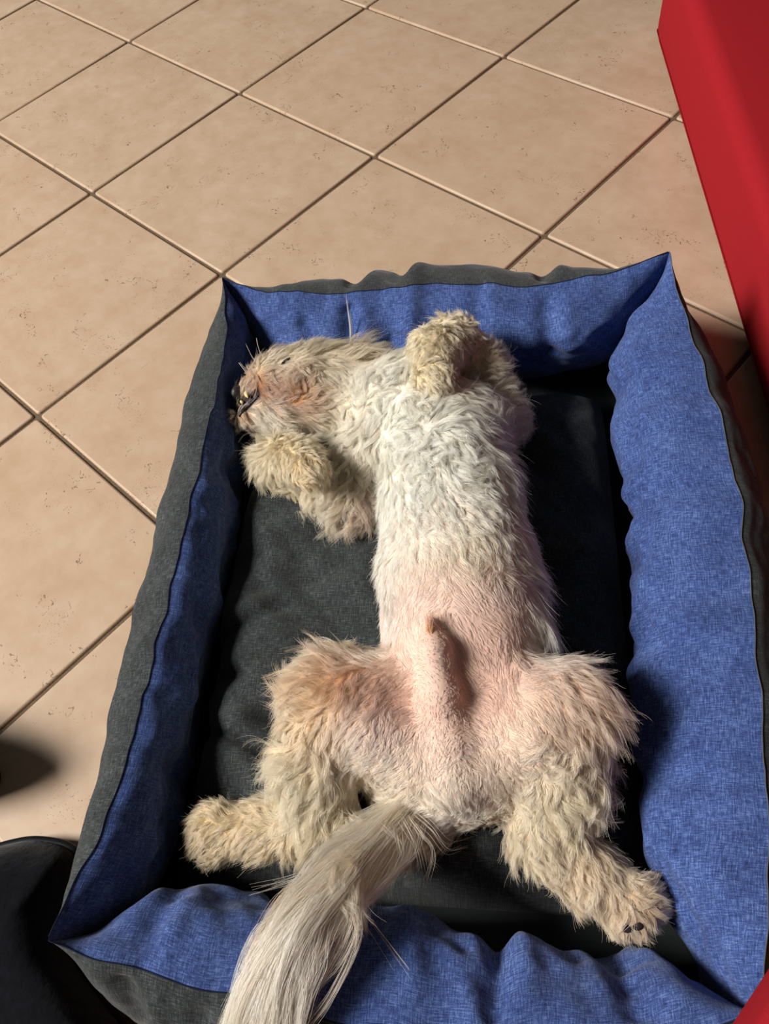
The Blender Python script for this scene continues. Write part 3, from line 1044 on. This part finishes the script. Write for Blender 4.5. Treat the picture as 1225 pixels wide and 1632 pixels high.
# far wall (left to right)
bolster(CORN['TL'], CORN['TR'], [(0, 0), (.12, .012), (.3, .016), (.5, .010), (.7, .017), (.85, .010), (1, 0)],
        [(0, Z0), (.06, .152), (.25, .146), (.5, .147), (.72, .144), (.9, .152), (1, Z0 + .004)],
        [(0, 0), (.15, -.002), (.85, -.002), (1, 0)], [(0, .06), (.5, .072), (1, .075)], [(0, .05), (.5, .060), (1, .045)], .004,
        [(.30, .010, .012, .0, .75, .02, 'in'), (.40, .012, .009, .0, .6, -.02, 'in'), (.74, .012, .010, .0, .6, .02, 'in'), (.20, .014, .007, .1, .8, .02, 'in'),
         (.58, .016, .006, .0, .7, .01, 'in'), (.30, .012, .010, .0, .6, .0, 'out'), (.40, .012, .010, .0, .6, .04, 'out'), (.74, .010, .012, .0, .5, .0, 'out')], 31,
        'blue padded bolster along the far side', M_SEAM)
# right wall (near to far)
bolster(CORN['BR'], CORN['TR'], [(0, 0), (.1, -.016), (.25, -.028), (.45, -.036), (.62, -.036), (.78, -.022), (.92, -.006), (1, 0)],
        [(0, Z0), (.08, .155), (.3, .150), (.6, .150), (.9, .156), (1, Z0 + .004)],
        [(0, 0), (.2, -.045), (.8, -.045), (1, 0)], [(0, .08), (.3, .090), (.6, .094), (.85, .086), (1, .065)], [(0, .022), (.5, .028), (1, .022)], .004,
        [(.50, .014, .006, .25, 1, .03, 'in'), (.60, .012, .006, .1, .8, -.04, 'in'), (.36, .014, .005, .0, .7, .05, 'in'), (.80, .014, .005, .3, 1, .03, 'in'), (.22, .016, .006, .1, .8, .0, 'in')], 41,
        'blue padded bolster along the right side', M_SEAM_PALE)
# left wall (near to far)
bolster(CORN['BL'], CORN['TL'], [(0, 0), (.06, .006), (.14, .018), (.3, .020), (.6, .019), (.85, .018), (.95, .008), (1, 0)],
        [(0, Z0), (.08, .155), (.3, .147), (.6, .145), (.9, .152), (1, Z0)],
        [(0, 0), (.2, .006), (.8, .006), (1, 0)], [(0, .03), (.5, .030), (.68, .022), (.78, .010), (.88, .016), (1, .03)], [(0, .040), (.5, .044), (1, .05)], 0,
        [(.66, .016, .007, .2, .9, .02, 'in'), (.40, .016, .006, .2, .9, .0, 'in'), (.2, .014, .005, .1, .9, .0, 'in')], 51,
        'blue padded bolster along the left side', M_SEAM)
# near wall (left to right)
bolster(CORN['BL'], CORN['BR'], [(0, 0), (.08, -.008), (.2, -.016), (.35, -.024), (.6, -.032), (.85, -.022), (1, 0)],
        [(0, Z0), (.06, .156), (.3, .148), (.6, .148), (.9, .154), (1, Z0)],
        [(0, 0), (.2, -.010), (.8, -.010), (1, 0)], [(0, .06), (.3, .062), (.5, .066), (.66, .052), (.8, .045), (1, .045)], [(0, .05), (.5, .055), (1, .05)], .006,
        [(.655, .012, .012, .0, 1.0, .02, 'in'), (.30, .016, .006, .1, .9, .02, 'in'), (.86, .014, .008, .0, .8, -.06, 'in'), (.48, .016, .006, .1, .9, .0, 'in'),
         (.13, .012, .007, .0, .6, .05, 'in'), (.12, .012, .008, .0, .6, .04, 'out'), (.24, .014, .008, .0, .7, .02, 'out')], 61,
        'blue padded bolster along the near side', M_SEAM)

# seat cushion, dented by the dog
nu, nv = 170, 230
uu = np.linspace(-1, 1, nu); vv = np.linspace(-1, 1, nv)
uu = np.sign(uu) * (1 - (1 - np.abs(uu)) ** 1.35); vv = np.sign(vv) * (1 - (1 - np.abs(vv)) ** 1.35)
U, V = np.meshgrid(uu, vv, indexing='ij')
yy = -.105 + .270 * V
left = np.interp(yy, [-.40, -.335, -.285, -.245, -.215, -.185, -.12, -.04, .03, .2], [-.190, -.190, -.190, -.184, -.194, -.187, -.195, -.192, -.184, -.17])
right = .212
xx = left + (right - left) * (U * .5 + .5)
prof = np.clip(1 - np.abs(U) ** 10, 0, 1) ** .5 * np.clip(1 - np.abs(V) ** 9, 0, 1) ** .5
cn = WaveNoise(.12, 10, 71, 2); cn2 = WaveNoise(.04, 12, 72, 2)
Q = np.stack([xx, yy], -1)
zz = .006 + .082 * prof + prof * (.0035 * cn(Q) + .0012 * cn2(Q))
zz += prof * .014 * np.exp(-((xx + .135) / .045) ** 2) * np.clip((.06 - yy) / .05, 0, 1) * np.clip((yy + .34) / .05, 0, 1)
for (px, py, ang, ln, wd, dep) in ((395, 998, 20, .05, .006, .008), (372, 1180, -18, .055, .006, .009), (370, 1080, 5, .03, .007, .006), (440, 880, 15, .06, .010, .003), (420, 1010, 6, .07, .010, .003), (800, 1400, 70, .06, .01, .004)):
    c = at(px, py, .08); a = math.radians(ang)
    du = (xx - c[0]) * math.cos(a) + (yy - c[1]) * math.sin(a); dv = -(xx - c[0]) * math.sin(a) + (yy - c[1]) * math.cos(a)
    zz -= dep * np.exp(-(du / ln) ** 2 - (dv / wd) ** 2) - .4 * dep * np.exp(-(du / ln) ** 2 - ((dv - 2 * wd) / (1.4 * wd)) ** 2)
ud = under(xx, yy)
# soften the dent
zz = np.where(ud < 1, np.minimum(zz, np.maximum(ud - .0015, .012)), zz)
for _ in range(3):
    zs = zz.copy()
    zs[1:-1, 1:-1] = (zz[:-2, 1:-1] + zz[2:, 1:-1] + zz[1:-1, :-2] + zz[1:-1, 2:]) / 4
    zz = np.minimum(zz, zs * .7 + zz * .3)
cushion = part('cushion', grid_mesh('cushion', np.stack([xx, yy, zz], -1), np.stack([xx, yy], -1)), M_GREY, bed)
cushion['label'] = 'charcoal linen seat cushion'
bp = np.array([[-.225, -.43], [.245, -.44], [.268, .245], [-.22, .24]])
base = mesh('base_panel', [(x, y, z) for z in (.0005, .006) for x, y in bp], [(3, 2, 1, 0), (4, 5, 6, 7), (0, 1, 5, 4), (1, 2, 6, 5), (2, 3, 7, 6), (3, 0, 4, 7)], False)
part('base_panel', base, M_GREY, bed)

# ------------------------------------------------------------------ red seating
def rounded_block(name, outline, z0, z1, bev, mat, parent, seg=6):
    """prism over a plan outline with rolled edges at top and bottom"""
    o = np.asarray(outline, float)
    nrm = []
    m = len(o)
    for i in range(m):
        a, b = o[i - 1], o[(i + 1) % m]
        tdir = (b - a) / np.linalg.norm(b - a)
        nrm.append((tdir[1], -tdir[0]))
    nrm = np.array(nrm)
    prof = []
    for k in range(seg + 1):
        a = math.pi / 2 * k / seg
        prof.append((-bev + bev * math.sin(a), z0 + bev - bev * math.cos(a)))
    for k in range(seg + 1):
        a = math.pi / 2 * k / seg
        prof.append((-bev + bev * math.cos(a), z1 - bev + bev * math.sin(a)))
    verts, faces = [], []
    for off, z in prof:
        for p, q in zip(o, nrm): verts.append((p[0] + q[0] * off, p[1] + q[1] * off, z))
    for r in range(len(prof) - 1):
        for i in range(m):
            faces.append((r * m + i, r * m + (i + 1) % m, (r + 1) * m + (i + 1) % m, (r + 1) * m + i))
    faces.append(tuple(range(m))[::-1]); faces.append(tuple((len(prof) - 1) * m + i for i in range(m)))
    return link(name, mesh(name, verts, faces), mat, parent)


def round_corners(poly, r, n=8):
    out = []
    m = len(poly)
    for i in range(m):
        p = np.array(poly[i], float); a = np.array(poly[i - 1], float); b = np.array(poly[(i + 1) % m], float)
        da = (a - p) / np.linalg.norm(a - p); db = (b - p) / np.linalg.norm(b - p)
        p1, p2 = p + da * r, p + db * r
        for k in range(n + 1):
            u = k / n
            out.append((1 - u) ** 2 * p1 + 2 * u * (1 - u) * p + u * u * p2)
        # points along the following straight edge
        q = np.array(poly[(i + 1) % m], float); e = q - db * 0
        end = np.array(poly[(i + 1) % m], float) - db * r
        for k in range(1, 6): out.append(p2 + (end - p2) * k / 6)
    return out


sofa = empty('red_sofa', (.75, .45, 0))
tag(sofa, 'low red upholstered sofa standing on the tiles beside the bed', 'sofa')
out = round_corners([(1.15, 1.02), (.352, 1.02), (.398, -.02), (1.15, -.02)][::1], .10)
sb = rounded_block('seat', out, .006, .150, .024, M_RED, sofa)
sb.matrix_parent_inverse = Matrix.Translation(sofa.location).inverted()
stitch = []
for p in out: stitch.append(p)
so_ = np.array(stitch)
sel = [i for i in range(len(so_)) if so_[i][0] < .6]
pts = so_[sel]; pts = pts[np.argsort(-pts[:, 1])]
sp = np.array([(p[0] - .0006, p[1], .030) for p in pts if p[1] < .96])
ss = link('stitching', tube_mesh('stitching', spline(sp, 80), .0009, 6), M_REDSEAM, sofa)
bk = rounded_block('backrest', round_corners([(1.16, 1.02), (.96, 1.02), (.97, -.02), (1.16, -.02)], .05), .140, .56, .04, M_RED, sofa)
bk.matrix_parent_inverse = Matrix.Translation(sofa.location).inverted()
ss.matrix_parent_inverse = Matrix.Translation(sofa.location).inverted()

seat = empty('upholstered_seat', (.42, -.62, 0))
tag(seat, 'red upholstered seat corner jutting over the near right corner of the bed', 'seat')
e0, e1 = at(1244, 1562, .245)[:2], at(1192, 1642, .245)[:2]
ed = (e0 - e1) / np.linalg.norm(e0 - e1)
so2 = round_corners([(.66, e0[1] + .075), tuple(e0 + ed * .10), tuple(e1 - ed * .10), (e1[0] - .07, -.95), (.66, -.95)], .03)
s2 = rounded_block('seat_pad', so2, .192, .262, .016, M_RED, seat)
s2.matrix_parent_inverse = Matrix.Translation(seat.location).inverted()
for x, y in ((.60, -.40), (.36, -.56), (.20, -.90), (.60, -.90)):
    lg = link('leg', tube_mesh('leg', [(x, y, 0), (x, y, .1), (x, y, .2)], [.014, .017, .02], 10), M_LEG, seat)
    lg.matrix_parent_inverse = Matrix.Translation(seat.location).inverted()

# ------------------------------------------------------------------ dark things at the lower left
pouf_out = [at(x, y, .03)[:2] for x, y in ((250, 1720), (175, 1620), (110, 1530), (96, 1440), (114, 1372), (100, 1348), (60, 1338), (20, 1340), (-40, 1360), (-140, 1420), (-230, 1520), (-250, 1700), (-120, 1900), (80, 1900))]
pc = spline(np.array(pouf_out + pouf_out[:1]), 72)[:-1][::-1]
cen = pc.mean(0)
pouf = empty('plush_cushion', (cen[0], cen[1], 0))
tag(pouf, 'black plush floor cushion with piped rim at the bed\'s near left corner', 'cushion')
rows = []
pn1 = WaveNoise(.09, 8, 91, 2)
for fr, z in ((.90, .002), (.97, .006), (1.0, .014), (1.0, .022), (.96, .034), (.90, .044), (.8, .054), (.65, .062), (.45, .067), (.2, .069), (.0, .069)):
    ring = cen + (pc - cen) * fr
    zz_ = z + .003 * pn1(ring) * (fr < .97)
    rows.append(np.concatenate([ring, zz_[:, None]], 1))
Pp = np.array(rows).transpose(1, 0, 2)
pm = link('pad', grid_mesh('pad', Pp, np.ascontiguousarray(Pp[..., :2]), close_u=True), M_BLACK, pouf)
pm.matrix_parent_inverse = Matrix.Translation(pouf.location).inverted()
rim = np.concatenate([pc, np.full((len(pc), 1), .018)], 1); rim = np.vstack([rim, rim[:1]])
rm = link('piping', tube_mesh('piping', rim, .005, 8), M_BLACKTRIM, pouf)
rm.matrix_parent_inverse = Matrix.Translation(pouf.location).inverted()

# slipper toe at the left edge, made tall and wide to cast a floor shadow
sl_c = np.array([-.440, -.288])
slip = empty('slipper', (sl_c[0], sl_c[1], 0))
tag(slip, 'black slipper toe at the left edge of the floor', 'slipper')
def slipper_outline(k=1.0):
    th = np.linspace(0, 2 * np.pi, 48, endpoint=False)
    x = .13 * np.cos(th) - .075; y = .043 * np.sin(th) * (1 + .12 * np.cos(th))
    return np.stack([.125 * np.cos(th) - .087, .046 * np.sin(th) * (1 - .10 * np.cos(th))], 1) * k
ol = slipper_outline() + sl_c
rows = [np.concatenate([sl_c + [-.06, 0] + (ol - sl_c - [-.06, 0]) * f_, np.full((48, 1), z)], 1) for f_, z in ((0, .001), (.96, .001), (1, .004), (1, .014), (.97, .018))]
sm_ = link('sole', grid_mesh('sole', np.array(rows).transpose(1, 0, 2), close_u=True), M_BLACKTRIM, slip)
sm_.matrix_parent_inverse = Matrix.Translation(slip.location).inverted()
rows = [np.concatenate([sl_c + [-.06, 0] + (ol - sl_c - [-.06, 0]) * f_, (z * (1 - .10 * np.clip((ol[:, 0] - sl_c[0] + .06) / .09, -1, 1)))[:, None] * np.ones((48, 1))], 1) for f_, z in ((.96, .018), (.99, .040), (.98, .070), (.92, .092), (.75, .104), (.4, .108), (0, .108))]
um = link('upper', grid_mesh('upper', np.array(rows).transpose(1, 0, 2), close_u=True), M_BLACK, slip)
um.matrix_parent_inverse = Matrix.Translation(slip.location).inverted()
